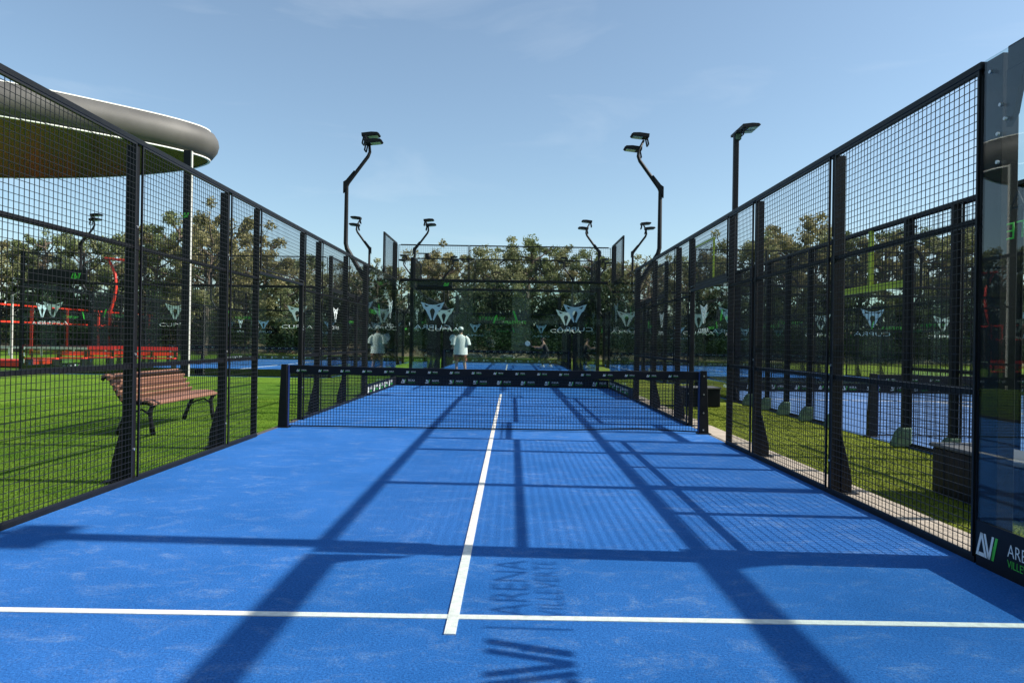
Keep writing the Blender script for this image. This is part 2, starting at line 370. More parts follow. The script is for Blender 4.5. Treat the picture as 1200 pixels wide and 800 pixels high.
def side_fence(cx, yc, side, label, boot=None, accent=None, group='wire mesh side fences of the courts'):
    dense = boot is not None; boot = boot or M['steel']; accent = accent or M['steel']
    t = thing('mesh_fence', label, 'fence', (cx, yc, 0), R(90) if side > 0 else R(-90), group)
    for x in ((-5, -4, -3, -2, -1, 1, 2, 3, 4, 5) if dense else (-4, -2, 2, 4)): main_post(t, x, boot)
    thin = cached('thin', lambda: MB().box(-.03, .03, -.075, -.012, 0, FH-.045).box(-.07, .07, -.14, -.01, 0, .012).mesh('door_post', M['steel'], bevel=.004))
    for x in (() if dense else (-1, 1)):
        o = put('door_post', thin, t, (x, 0, 0))
        for z in (.5, 1.4, 2.3): bolt(o, 0, -.013, z)
    put('top_rail', cached('top_rail', lambda: MB().box(-5.98, 5.98, -.055, .012, FH-.045, FH).mesh('top_rail', M['steel'], bevel=.004)), t)
    for s in (-1, 1):
        for z in ((1.0,) if dense else (1.0, 2.02)):
            put('rail', cached('rail', lambda: MB().box(-2.48, 2.48, -.040, -.006, -.018, .018).mesh('rail', M['steel'])), t, (s*3.5, 0, z))
        put('base_rail', cached('brail', lambda: MB().box(-2.48, 2.48, -.03, .008, 0, .035).mesh('base_rail', M['steel'])), t, (s*3.5, 0, 0))
        for a, b in ((1.03, 1.95), (2.05, 3.95), (4.05, 5.96)):
            add_mesh(t, min(s*a, s*b), max(s*a, s*b), .035, FH-.045)
    put('lintel', cached(('lint', accent.name), lambda: MB().box(-.97, .97, -.05, .0, -.02 if accent is M['steel'] else -.045, .02 if accent is M['steel'] else .045).mesh('lintel', accent, bevel=.004)), t, (0, 0, 2.10))
    if accent is not M['steel']:
        put('lintel_post', cached(('lp', accent.name), lambda: MB().box(-.035, .035, -.05, -.008, 2.145, FH-.045).mesh('lintel_post', accent)), t)
    add_mesh(t, -.97, .97, 2.145, FH-.045)
    return t

def glass_pane(w_, h_):
    return cached(('gp', w_, h_), lambda: MB().box(-w_/2, w_/2, -.006, .006, 0, h_).mesh('glass_panel', M['glass']))
def glass_side(cx, yc, side, s, label, accent=None, sticker=True, group='glass side walls of the courts'):
    """4 m of side glass; s=+1: the column (mesh-fence end) sits at local x=-2, the court corner at +2"""
    accent = accent or M['steel']
    t = thing('glass_side_wall', label, 'glass wall', (cx, yc, 0), R(90) if side > 0 else R(-90), group)
    # wide column behind the glass, with gusset
    col = put('column', cached('column', lambda: MB().box(-.09, .12, -.115, -.016, 0, FH-.005).box(-.17, .17, -.25, -.018, 0, .016)
              .prism([(.10, 0.016), (.10, .42), (.16, .2), (.16, .016)], 'y', -.09, -.05).mesh('column', M['steel'], bevel=.004)), t, (-s*2.06+s*.1, 0, 0))
    beam = put('top_beam', cached('beam', lambda: MB().box(-1.84, 1.86, -.062, -.016, FH-.125, FH+.012).mesh('top_beam', M['steel'], bevel=.004)), t, (s*.0+s*.03, 0, 0))
    gs2 = [(s*-1.84, FH-.12), (s*-1.66, FH-.12), (s*-1.71, FH-.18), (s*-1.75, FH-.27), (s*-1.78, FH-.38), (s*-1.84, FH-.44)]
    g = put('gusset', cached(('gus', s), lambda: MB().prism(gs2, 'y', -.054, -.02).mesh('gusset', M['steel'])), t)
    for x, z in ((-1.86, 2.32), (-1.86, 2.48), (-1.80, 2.55), (-1.84, 2.64), (-1.93, 2.86), (-1.4, 2.86)): bolt(t, s*x, .007, z)
    for k, c in enumerate((-1, 1)):
        p = put('glass_panel', glass_pane(1.985, FH-.02), t, (s*c, 0, .012))
        if c == -1 and not sticker: continue
        if c == -1:
            club_logo(p, 0, 1.99, 1.74, .27, -.009, 0, M['black_print'], M['black_print'], M['green_print'])
        else:
            team_sticker(p, 0, 2.0, -.009)
    banner(t, -1.99, 1.99, 0, .26, .012, lh=.135, lw=.58, step=.70, start=.275)
    # upper mesh beside the corner, one metre higher
    fr = cached(('upf', accent.name), lambda: MB().box(-1.0, -.955, -.05, -.01, 0, 1.05).box(.955, 1.0, -.05, -.01, 0, 1.05).box(-.955, .955, -.045, -.012, 1.01, 1.05).mesh('upper_frame', accent))
    u = put('upper_frame', fr, t, (s*1.0, 0, FH-.004))
    put('mesh_panel', mesh_panel(0, 1.9, 0, 1.0), u, (0, 0, .005), kind='stuff')
    put('corner_post', cached('cpost', lambda: MB().box(-.05, .05, -.12, -.018, 0, FH+1.04).box(-.1, .1, -.2, -.018, 0, .014).mesh('corner_post', M['steel'], bevel=.004)), t, (s*1.93, 0, 0))
    return t

def end_wall(cx, y, half, rz, label, logos=True, group='glass end walls of the courts'):
    t = thing('glass_end_wall', label, 'glass wall', (cx, y, 0), rz, group)
    n = round(half)
    for k in range(n):
        x = -half+half/n*(2*k+1)
        p = put('glass_panel', glass_pane(round(2*half/n-.015, 3), FH-.01), t, (x, 0, .012))
        if k == n//2: club_logo(p, 0, 1.99, 1.5, .27, -.009, 0, M['black_print'], M['black_print'], M['green_print']) if n == 3 else team_sticker(p, 0, 2.0, -.009)
        elif k in (0, n-1): team_sticker(p, 0, 2.0, -.009)
        elif n == 5: club_logo(p, 0, 1.99, 1.4, .25, -.009, 0, M['black_print'], M['black_print'], M['green_print'])
    L_ = 2*half
    put('top_beam', cached(('eb', half), lambda: MB().box(-half+.08, half-.08, -.07, -.016, FH-.04, FH+.03).mesh('top_beam', M['steel'], bevel=.004)), t)
    put('top_rail', cached(('er', half), lambda: MB().box(-half+.08, half-.08, -.045, -.02, FH+.99, FH+1.008).mesh('top_rail', M['steel'])), t)
    for k in range(n):
        x = -half+half/n*(2*k+1)
        put('mesh_panel', mesh_panel(0, 2*half/n-.04, 0, .96), t, (x, -.03, FH+.03), kind='stuff')
    for k in range(1, n):
        x = -half+2*half/n*k
        put('mullion', cached('mull', lambda: MB().box(-.009, .009, -.042, -.022, FH+.03, FH+.99).mesh('mullion', M['steel'])), t, (x, 0, 0))
    banner(t, -half+.02, half-.02, 0, .25, .012)
    return t

# ------------------------------------------------------------------ nets
def net(cx, yc, half, label):
    t = thing('padel_net', label, 'net', (cx, yc, 0), 0, 'nets across the courts')
    H = .88
    def pm(): return MB().prism([(-.07, 0), (.07, 0), (.032, H+.015), (-.05, H+.015)], 'y', -.035, .035).box(-.09, .10, -.07, .07, 0, .012).mesh('net_post', M['steel'], bevel=.004)
    for s in (-1, 1):
        p = put('net_post', cached('npost', pm), t, (s*(half-.02), 0, 0), (0, 0, 0 if s > 0 else R(180)))
        put('edge_strip', cached('nedge', lambda: MB().box(-.010, 0, -.030, .030, .02, H).mesh('edge_strip', M['blue_edge'])), p, (-.068, 0, 0))
        for z in (.06, .3, .56, .82):
            put('bolt', cached('bolt', None), p, (-.01, -.046, z)); 
    w_ = half-.1
    def tape():
        b = MB(); n = 24
        for a, z0, z1, th in ((0, -.055, .055, .010),):
            rings = []
            for k in range(n+1):
                x = -w_+2*w_*k/n; dz = H-.055-.02*(1-(x/w_)**2)+.003*math.sin(k*2.3)
                rings.append([(x, -th, dz+z0), (x, th, dz+z0), (x, th, dz+z1), (x, 0, dz+z1+.006), (x, -th, dz+z1)])
            b.loft(rings)
        return b.mesh('net_tape', M['navy'])
    tp = put('net_tape', cached(('tape', half), tape), t)
    a, b_ = banner_print_mesh(2*w_-.04, .030, .31, .15)
    for me in (a, b_): put('printed_logos', me, tp, (0, -.0125, H-.07), (XR, 0, 0), kind='stuff')
    def cord():
        b = MB(); t_ = .0026; st = .042
        n = int(2*w_/st)
        for k in range(n+1):
            x = -w_+2*w_*k/n; top = H-.10-.02*(1-(x/w_)**2); b.box(x-t_, x+t_, -t_, t_, .03, top)
        for j in range(1, int((H-.12)/st)+1):
            z = .03+j*st*.97
            pts = [(-w_+2*w_*k/12, 0, z-.018*(1-((k-6)/6)**2)*z/H) for k in range(13)]
            b.tube(pts, t_*1.3, 4, False)
        return b.mesh('net_mesh', M['wire'], fix=False)
    put('net_mesh', cached(('cord', half), cord), t, kind='stuff')
    def bt():
        pts = [(-w_+2*w_*k/20, 0, .026+(.03*math.exp(-((k-17)/2.2)**2))) for k in range(21)]
        return MB().tube(pts, .010, 6).mesh('bottom_band', M['navy'])
    put('bottom_band', cached(('bb', half), bt), t)
    return t

# ------------------------------------------------------------------ floodlights
def flood_head():
    b = MB()
    b.prism([(.06, -.03), (.06, .05), (-.16, .055), (-.30, .035), (-.34, .0), (-.31, -.03), (-.05, -.035)], 'x', -.13, .13)
    # prism along x uses (y, z): head points towards -y
    return b.mesh('flood_lamp', M['steel'], bevel=.006)
def floodlight(x, y, side, label, style='crank', z0=2.5, group='floodlights beside the courts'):
    """side: +1 when the court lies towards -x of the pole (pole on the right-hand fence)"""
    t = thing('floodlight', label, 'floodlight', (x, y, 0), 0 if side > 0 else R(180), group)
    # local: +x outward, -x over the court
    if style == 'crank':
        pts = [(.07, 0, z0), (.09, 0, 2.62), (.50, 0, 3.30), (.53, 0, 3.42), (.53, 0, 4.70), (.50, 0, 4.78), (.06, 0, 5.38), (.02, 0, 5.48), (.03, 0, 5.62), (.14, 0, 5.84)]
        rad = [.055, .055, .052, .05, .043, .043, .04, .036, .03, .026]
        put('pole', cached('crank', lambda: MB().tube(pts, rad, 8).mesh('pole', M['steel'], smooth=True)), t)
        put('elbow_plate', cached('elb', lambda: MB().prism([(.60, 4.55), (.60, 4.80), (.54, 4.84), (.36, 5.06), (.40, 4.90)], 'y', -.045, .045).mesh('elbow_plate', M['steel'])), t)
        heads = [(.05, .12, 5.66), (.16, -.14, 5.88)]; rot = R(-90)
    else:
        put('pole', cached('straight', lambda: MB().box(-.055, .055, -.055, .055, 0, 6.02).mesh('pole', M['steel'], bevel=.01)), t, (.13, 0, 0))
        put('cross_arm', cached('xarm', lambda: MB().box(-.05, .06, -.22, .22, 6.0, 6.05).mesh('cross_arm', M['steel'])), t, (.13, 0, 0))
        put('clamp', cached('clampg', lambda: MB().box(-.09, .03, -.09, .09, 5.88, 6.0).mesh('clamp', M['boot_green'])), t, (.13, 0, 0))
        heads = [(.0, .14, 6.13), (.0, -.14, 6.13)]; rot = R(-90)
    for hx, hy, hz in heads:
        h = put('flood_lamp', cached('fh', flood_head), t, (hx, hy, hz), (0, R(8), rot))
        h.rotation_euler = (R(-6), 0, R(-90))
        put('lamp_glass', cached('fl', lambda: MB().box(-.10, .10, -.29, -.08, -.042, -.034).mesh('lamp_glass', M['lens'])), h)
        put('bracket', cached('fb', lambda: MB().prism([(0, -.02), (.03, -.02), (.08, -.17), (.05, -.19)], 'x', -.10, -.085).prism([(0, -.02), (.03, -.02), (.08, -.17), (.05, -.19)], 'x', .085, .10).box(-.1, .1, .05, .08, -.19, -.175).mesh('bracket', M['steel'])), h)
    return t

# ------------------------------------------------------------------ the ground
def structure(name, me, loc=(0, 0, 0), parent=None):
    return put(name, me, parent, loc, kind=None if parent else 'structure')
structure('ground', MB().prism([(-1500, -900), (1500, -900), (1500, 2500), (-1500, 2500)], 'z', -.5, -.012).mesh('ground', M['turf']))
def court_floor(cx, yc, half, mt='blue'):
    f = structure('court_floor', MB().box(-half-.03, half+.03, -10.05, 10.05, -.2, 0).mesh('court_floor', M[mt]), (cx, yc, 0))
    z = .004
    for q in ((-half, half, -6.975, -6.925), (-half, half, 6.925, 6.975)):
        put('painted_line', MB().box(q[0]+.01, q[1]-.01, q[2], q[3], -.01, z).mesh('painted_line', M['whiteline']), f)
    put('painted_line', MB().box(-.025, .025, -7.15, 7.15, -.01, z+.002).mesh('painted_line', M['whiteline']), f)
    return f
R1X, L2X, R2Y = 10.35, -10.8, 23.4
court_floor(0, 0, 3); court_floor(R1X, 0, 5, 'blue_pale'); court_floor(0, R2Y, 3); court_floor(L2X, R2Y, 5); court_floor(R1X, R2Y, 5)

# concrete edging slabs beside the right fence, and the dark edging on the left
def slab():
    return MB().box(-.160, .160, -.496, .496, -.1, .004).mesh('concrete_slab', M['concrete'], bevel=.006)
edge = structure('concrete_edging', MB().box(3.05, 3.40, -10.4, 10.5, -.2, -.004).mesh('edging_bed', M['concrete']))
for k in range(20):
    put('concrete_slab', cached('slab', slab), edge, (3.228, -9.9+k, random.uniform(-.001, .002)))
structure('edging_strip', MB().box(-3.10, -3.032, -10.2, 10.2, -.2, .006).mesh('edging_strip', mat('dark_edging', (.09, .085, .08), .9, 0, .2, .3, 20)))

# ------------------------------------------------------------------ enclosures, nets and lights of every court
OWN = 'the nearest narrow court'
BEH = 'the narrow court behind the end glass'
RGT = 'the wide court at right'
LFT = 'the wide court behind the bench'
RBK = 'the wide court at back right'
def court_walls(cx, yc, half, who, boot=None, accent=None, ends=(1, 1), skip=()):
    for sd, nm in ((-1, 'left'), (1, 'right')):
        if ('fence', sd) not in skip:
            extra = '' if boot is None else ' with lime lintel'
            side_fence(cx+sd*half, yc, sd, f'black mesh fence{extra}, {nm} side of {who}', boot if sd < 0 else None, accent if sd < 0 else None)
        for e, en in ((-1, 'near'), (1, 'far')):
            if (sd, e) in skip: continue
            s = (1 if e > 0 else -1)*(1 if sd > 0 else -1)
            glass_side(cx+sd*half, yc+e*8, sd, s, f'tinted glass side wall at the {en} {nm} corner of {who}', accent if (sd < 0 and e > 0) else None, sticker=not (boot and e < 0))
    if ends[0]: end_wall(cx, yc-10, half, 0, f'glass end wall with emblems closing the near end of {who}')
    if ends[1]: end_wall(cx, yc+10, half, R(180), f'glass end wall with emblems closing the far end of {who}')
court_walls(0, 0, 3, OWN, ends=(0, 1), skip=((-1, -1),))
court_walls(R1X, 0, 5, RGT, M['boot_green'], M['lime'], ends=(0, 1), skip=((1, -1),))
court_walls(0, R2Y, 3, BEH)
court_walls(L2X, R2Y, 5, LFT)
court_walls(R1X, R2Y, 5, RBK)
net(0, 0, 3, f'black net with dark printed tape across {OWN}')
net(R1X, 0, 5, f'black net with dark tape across {RGT}')
net(0, R2Y, 3, f'black net across {BEH}')
net(L2X, R2Y, 5, f'black net across {LFT}')
net(R1X, R2Y, 5, f'black net across {RBK}')
for sd, nm in ((-1, 'left'), (1, 'right')):
    floodlight(sd*3, 6, sd, f'tall cranked black twin floodlight at the far {nm} of {OWN}')
    for e, en in ((-1, 'near'), (1, 'far')):
        floodlight(sd*3, R2Y+e*6, sd, f'cranked twin floodlight at the {en} {nm} of {BEH}')
        floodlight(L2X+sd*5, R2Y+e*6, sd, f'cranked twin floodlight at the {en} {nm} of {LFT}')
        floodlight(R1X+sd*5, R2Y+e*6, sd, f'cranked twin floodlight at the {en} {nm} of {RBK}')
floodlight(3, -5.94, 1, f'cranked twin floodlight at the near right of {OWN}')
floodlight(5.35, 6, -1, f'straight square pole floodlight at the far left of {RGT}', 'straight')
floodlight(5.35, -6.07, -1, f'straight square pole floodlight at the near left of {RGT}', 'straight')

# ------------------------------------------------------------------ park bench (seat faces +x, runs along y)
def bench():
    t = thing('park_bench', 'wooden slatted park bench with black iron legs on the grass', 'bench', (-4.62, -.08, 0), 0)
    prof_seat = [(.30, .405, -20), (.235, .432, -8), (.15, .440, 0), (.065, .436, 3), (-.02, .430, 8)]
    prof_back = [(-.085, .465, 58), (-.13, .53, 60), (-.17, .595, 64), (-.205, .66, 66), (-.25, .72, 52)]
    sl = MB().box(-1.0, 1.0, -.035, .035, -.015, .015).mesh('slat', M['wood'], bevel=.005)
    for x, z, a in prof_seat+prof_back:
        put('slat', sl, t, (x, 0, z), (0, R(-a) if False else 0, 0)).rotation_euler = Matrix.Rotation(R(a), 3, 'Y').to_4x4().to_3x3().to_euler() if False else (R(-a), 0, R(90))
    put('slat', sl, t, (-.31, 0, .745), (R(-20), 0, R(90)))
    def leg():
        b = MB(); w_ = .03
        def strip(pts, th):
            b.loft([[(p[0]+d[0], y, p[1]+d[1]) for d, y in (((th, 0), -w_/2), ((th, 0), w_/2), ((-th, 0), w_/2), ((-th, 0), -w_/2))] for p in pts])
        b.tube([(.30, 0, 0), (.27, 0, .15), (.25, 0, .30), (.29, 0, .375)], [.034, .027, .029, .027], 6)
        b.tube([(-.16, 0, 0), (-.10, 0, .16), (-.03, 0, .33), (.0, 0, .395)], [.034, .027, .029, .027], 6)
        b.tube([(.325, 0, .375), (.2, 0, .405), (0, 0, .398), (-.09, 0, .42), (-.155, 0, .51), (-.215, 0, .63), (-.275, 0, .715), (-.34, 0, .725), (-.365, 0, .69)], .025, 6)
        b.tube([(.27, 0, .24), (.15, 0, .32), (.02, 0, .28), (-.06, 0, .23)], .013, 6)
        return b.mesh('leg_frame', M['steel'], smooth=True)
    lm = leg()
    for y in (-.93, .93):
        put('leg_frame', lm, t, (0, y, 0))
    return t
bench()

# ------------------------------------------------------------------ black box seats on the right
def box_seat(x0, x1, y0, y1, h, label):
    cx, cy = (x0+x1)/2, (y0+y1)/2; a, b = (x1-x0)/2, (y1-y0)/2
    t = thing('box_seat', label, 'box', (cx, cy, 0), 0, 'black boxes outside the right fence')
    put('body', MB().box(-a, a, -b, b, 0, h-.035).mesh('body', M['navy'], bevel=.01), t)
    put('lid', MB().box(-a-.02, a+.02, -b-.02, b+.02, h-.033, h).mesh('lid', M['greytop'], bevel=.008), t)
    for y in (-.5, 0, .5):
        put('trim', MB().box(-a-.008, -a-.002, y*b*1.4-.015, y*b*1.4+.015, .04, h-.06).mesh('trim', M['steel']), t)
box_seat(3.98, 4.45, -4.95, -3.85, .43, 'black box with grey lid on the grass by the near right glass')
box_seat(3.80, 4.52, 4.5, 5.1, .40, 'black box with grey lid behind the right net post')

# ------------------------------------------------------------------ saucer canopy, column, scoreboards
def canopy():
    t = thing('saucer_canopy', 'large grey saucer shaped canopy with mirrored underside above the trees', 'canopy', (-18.5, 13.0, 0), 0)
    pts = [(-10.35,24.3),(-10.95,25.2),(-12.5,26.2),(-15.5,27.2),(-19.6,27.6),(-24.5,27.0),(-28.5,24.5),(-29,21.0),(-26,18.0),(-21.5,16.9),(-17.5,17.8),(-14.2,19.85),(-12.0,21.8),(-10.75,23.2)]
    pts = [Vector((x+.2467+18.5, y-10.237-13.0)) for x, y in pts]
    n = len(pts); out = []
    for i in range(n):
        p0, p1, p2, p3 = pts[i-1], pts[i], pts[(i+1) % n], pts[(i+2) % n]
        for k in range(10):
            u = k/10
            out.append(.5*((2*p1)+(-p0+p2)*u+(2*p0-5*p1+4*p2-p3)*u*u+(-p0+3*p1-3*p2+p3)*u**3))
    m = len(out); ctr = Vector((sum(p.x for p in out)/m, sum(p.y for p in out)/m))
    def ring(off, z):
        r = []
        for i, p in enumerate(out):
            d = (out[(i+1) % m]-out[i-1]); nrm = Vector((d.y, -d.x)).normalized()
            if nrm.dot(p-ctr) < 0: nrm = -nrm
            r.append((p.x+nrm.x*off, p.y+nrm.y*off, z))
        return r
    zb, zt = 7.25, 8.22
    prof = [(.0, zb+.03), (.13, zb+.10), (.27, zb+.30), (.32, zb+.5), (.29, zb+.68), (.18, zb+.86), (.02, zt-.02)]
    b = MB().loft([ring(o, z) for o, z in prof], False)
    put('rim', b.mesh('rim', M['rim'], smooth=True), t)
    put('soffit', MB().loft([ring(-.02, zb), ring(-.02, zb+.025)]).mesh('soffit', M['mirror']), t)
    put('roof_deck', MB().loft([ring(-.02, zt-.05), ring(-.03, zt-.02)]).mesh('roof_deck', M['rim']), t)
    for z, nm in ((zb, 'lip_trim'), (zt, 'top_trim')):
        put(nm, MB().loft([ring(-.03, z-.018), ring(.05, z-.018), ring(.05, z+.018), ring(-.03, z+.018)], False).mesh(nm, M['whitepaint']), t)
    for x, y in ((-4.5, -3.0), (-4.5, 2.5), (-9, 0)):
        put('column', MB().tube([(x, y, -.1), (x, y, zb)], .22, 16).mesh('column', M['steel'], smooth=True), t)
canopy()
t = thing('canopy_mast', 'tall black mast with pale sunlit edge rising to the saucer canopy', 'post', (-10.2, 12.85, 0), 0)
put('mast_body', MB().box(-.14, .10, -.05, .05, 0, 7.22).mesh('mast_body', M['navy'], bevel=.01), t)
put('sunlit_side_plate', MB().box(.102, .13, -.045, .045, 0, 7.2).mesh('sunlit_side_plate', M['pole_pale']), t)  # pale plate colours in the mast's sunlit side
monogram(t, -.03, -.052, 5.15, .2, .16, 0, M['green_print'], M['green_print'])

def scoreboard(x, y, w_, h_, label):
    t = thing('scoreboard', label, 'scoreboard', (x, y, FH+.04), 0, 'scoreboard boxes above the glass')
    put('case', MB().box(-w_/2, w_/2, -.10, .0, 0, h_).mesh('case', M['navy'], bevel=.01), t, (0, -.07, 0))
    monogram(t, w_*.33, -.173, h_*.5, h_*.8, h_*.5, 0, M['green_print'], M['green_print'])
scoreboard(-14.6, 13.4, 1.9, .40, 'black scoreboard box on the glass behind the park bench')
scoreboard(-2.3, 13.4, 1.15, .22, 'small black scoreboard box on the glass straight ahead')
t = thing('security_camera', 'small dark dome camera hanging from the left pole straight ahead', 'camera', (-3.0, 17.15, 4.45))
put('arm', MB().box(-.40, .04, -.02, .02, .1, .14).mesh('arm', M['steel']), t)
put('dome', MB().tube([(0, 0, .1), (0, 0, .02), (0, 0, -.06), (0, 0, -.12)], [.09, .11, .09, .03], 12).mesh('dome', M['steel'], smooth=True), t)

# ------------------------------------------------------------------ red cage, benches and small things on the far left
t = thing('red_fence', 'bright red rail fence of the far sports cage at left', 'fence', (-29.3, 40, 0), 0)
for k in range(6):
    put('fence_post', cached('rp', lambda: MB().box(-.06, .06, -.06, .06, 0, 3.0).mesh('fence_post', M['red'])), t, (0, -9.5+k*3.6, 0))
for z in (2.0, 3.0):
    put('rail', cached('rr', lambda: MB().box(-.065, .065, -9.6, 9.6, -.045, .045).mesh('rail', M['red'])), t, (0, 0, z+.001))
put('mesh_panel', mesh_panel(0, 18.9, 0, 2.9, .1), t, (0, 0, .02), (0, 0, R(90)), kind='stuff')
t = thing('red_lamp', 'curved bright red lamp post over the far cage', 'lamp post', (-29.0, 42.2, 0))
put('curved_pole', MB().tube([(0, 0, 0), (0, 0, 3.0), (.28, 0, 3.9), (.42, 0, 4.8), (.34, 0, 5.7), (0, 0, 6.5), (-.15, 0, 6.75)], [.12, .11, .11, .10, .10, .09, .08], 8).mesh('curved_pole', M['red'], smooth=True), t)
put('lamp_head', MB().box(-1.0, .75, -.2, .2, 6.75, 6.9).mesh('lamp_head', M['red'], bevel=.02), t, (0, 0, 0), (0, R(5), 0))
rb_seat = MB().box(-.48, .48, -.2, .2, .42, .47).mesh('seat', M['red'])
rb_back = MB().box(-.48, .48, .20, .24, -.07, .07).mesh('back_board', M['red'])
rb_leg = MB().box(-.03, .03, -.2, .2, 0, .42).box(-.03, .03, .155, .198, .47, .70).mesh('leg', M['steel'])
def red_bench(x, y, rz, label, boards=(.60, .80)):
    t = thing('red_bench', label, 'bench', (x, y, 0), rz, 'red benches behind the left glass')
    put('seat', rb_seat, t)
    for z in boards: put('back_board', rb_back, t, (0, 0, z))
    for s in (-.42, .42): put('leg', rb_leg, t, (s, 0, 0))
words = ['leftmost red bench, nearest behind the left glass', 'second red bench from the left behind the glass', 'third red bench from the left behind the glass',
         'fourth red bench from the left behind the glass', 'fifth red bench, behind the black post of the left fence', 'rightmost red bench beside the pale edged mast']
for k, (u, D) in enumerate(((50, 24.9), (84, 25.9), (116, 27.0), (141, 28.4), (163, 27.2), (190, 27.2))):
    red_bench(.2467+(u-600)/845.5*D, D-10.237, R(8), words[k], () if k == 0 else (.60,) if k == 1 else (.60, .80))
t = thing('red_crash_mat', 'low red padded mat at the far left behind the fence', 'mat', (-18.8, 17.6, 0))
put('pad', MB().box(-1.2, 1.0, -.6, .6, 0, .30).mesh('pad', M['red'], bevel=.03), t)
put('base_board', MB().box(-1.22, 1.02, -.62, .62, 0, .05).mesh('base_board', M['navy']), t)
t = thing('striped_post', 'short black and white striped post beside the red mat', 'post', (-17.55, 16.0, 0))
for k in range(8):
    put('band', cached(('sb', k % 2), lambda: MB().tube([(0, 0, 0), (0, 0, .118)], .07, 10).mesh('band', M['whitepaint' if k % 2 == 0 else 'steel'])), t, (0, 0, .12*k))
t = thing('path_lamp', 'thin pale lamp post with short arm at the far left', 'lamp post', (-21.0, 20.4, 0))
put('pole', MB().tube([(0, 0, 0), (0, 0, 2.95)], .05, 8).mesh('pole', M['pole_pale']), t)
put('arm', MB().tube([(0, 0, 2.9), (.2, 0, 3.02), (.6, 0, 3.1)], .03, 6).mesh('arm', M['pole_pale']), t)
put('lamp_head', MB().box(.35, .75, -.08, .08, 3.08, 3.13).mesh('lamp_head', M['pole_pale']), t)
t = thing('white_barrier', 'low white rail barrier far behind the red benches', 'barrier', (-26, 33, 0))
put('rail', MB().box(-6, 6, -.04, .04, .42, .56).mesh('rail', M['whitepaint']), t)
for k in range(7): put('post', cached('wp', lambda: MB().box(-.05, .05, -.03, .03, 0, .42).mesh('post', M['whitepaint'])), t, (-5.8+k*1.93, 0, 0))

# ------------------------------------------------------------------ people
def skin_body(joints, edges, mt, name='body', sub=2):
    me = bpy.data.meshes.new(name); me.from_pydata([j[0] for j in joints], edges, []); ob = bpy.data.objects.new(name, me); COL.objects.link(ob)
    md = ob.modifiers.new('s', 'SKIN'); sb = ob.modifiers.new('u', 'SUBSURF'); sb.levels = sub; sb.render_levels = sub
    for i, j in enumerate(joints):
        d = me.skin_vertices[0].data[i]; r = j[1]; d.radius = r if isinstance(r, tuple) else (r, r)
    me.skin_vertices[0].data[0].use_root = True
    dg = bpy.context.evaluated_depsgraph_get(); dg.update()
    res = bpy.data.meshes.new_from_object(ob.evaluated_get(dg)); bpy.data.objects.remove(ob)
    res.name = name; res.materials.clear(); res.materials.append(mt)
    res.polygons.foreach_set('use_smooth', [True]*len(res.polygons)); return res
def join_meshes(meshes, name, mt):
    b = MB()
    for me in meshes:
        i = len(b.v); b.v += [tuple(v.co) for v in me.vertices]; b.f += [tuple(i+q for q in p.vertices) for p in me.polygons]
    return b.mesh(name, mt, smooth=True, fix=False)
def ell(cx, cy, z, a, b, n=20, rot=0.):
    return [(cx+a*math.cos(t)*math.cos(rot)-b*math.sin(t)*math.sin(rot), cy+a*math.cos(t)*math.sin(rot)+b*math.sin(t)*math.cos(rot), z) for t in [2*math.pi*k/n for k in range(n)]]
def hand(wr, d, side):
    """palm and five short bent fingers from wrist wr in direction d"""
    wr = Vector(wr); d = Vector(d).normalized(); sdv = d.cross(Vector((0, 0, 1)));
    if sdv.length < .1: sdv = Vector((1, 0, 0))
    sdv.normalize(); nrm = d.cross(sdv).normalized(); out = []
    b = MB(); b.loft([[tuple(wr+d*t+sdv*(a*w_)+nrm*(c*h_)) for a, c in ((-1, -1), (1, -1), (1, 1), (-1, 1))] for t, w_, h_ in ((0, .024, .018), (.04, .038, .016), (.085, .040, .013))])
    for k, ln in enumerate((.066, .076, .072, .056)):
        o = wr+d*.08+sdv*(-.030+.020*k)
        b.tube([o, o+d*ln*.5+nrm*.006, o+d*ln*.8+nrm*.024, o+d*ln*.85+nrm*.045], [.0095, .009, .008, .006], 6)
    o = wr+d*.03-sdv*.034*side
    b.tube([o, o+d*.03-sdv*.02*side+nrm*.008, o+d*.055-sdv*.022*side+nrm*.024], [.011, .010, .007], 6)
    return b.mesh('hand', M['skin'], smooth=True)
def head_bits(parent, c, yaw):
    """ears, nose, eyes, mouth on a head centred at c, facing yaw (0 = +y)"""
    f = lambda x, y, z: Vector(c)+Matrix.Rotation(yaw, 3, 'Z')@Vector((x, y, z))
    b = MB()
    for s in (-1, 1): b.loft([[tuple(f(s*.072, a, z)) for a, z in ((-.018, -.03), (.012, -.03), (.02, .025), (-.02, .03))], [tuple(f(s*.088, a, z)) for a, z in ((-.022, -.02), (.0, -.02), (.006, .025), (-.025, .025))]])
    b.loft([[tuple(f(x, .085, z)) for x, z in ((-.016, -.03), (.016, -.03), (.006, .015), (-.006, .015))], [tuple(f(x, .112, z)) for x, z in ((-.008, -.028), (.008, -.028), (.003, -.015), (-.003, -.015))]])
    put('face_features', b.mesh('face_features', M['skin']), parent)
    e = MB()
    for s in (-1, 1): e.tube([tuple(f(s*.032, .082, .012)), tuple(f(s*.032, .094, .012))], .009, 8)
    e.tube([tuple(f(-.022, .092, -.062)), tuple(f(.022, .092, -.062))], .005, 6)
    put('eyes_and_mouth', e.mesh('eyes_and_mouth', M['hair']), parent)

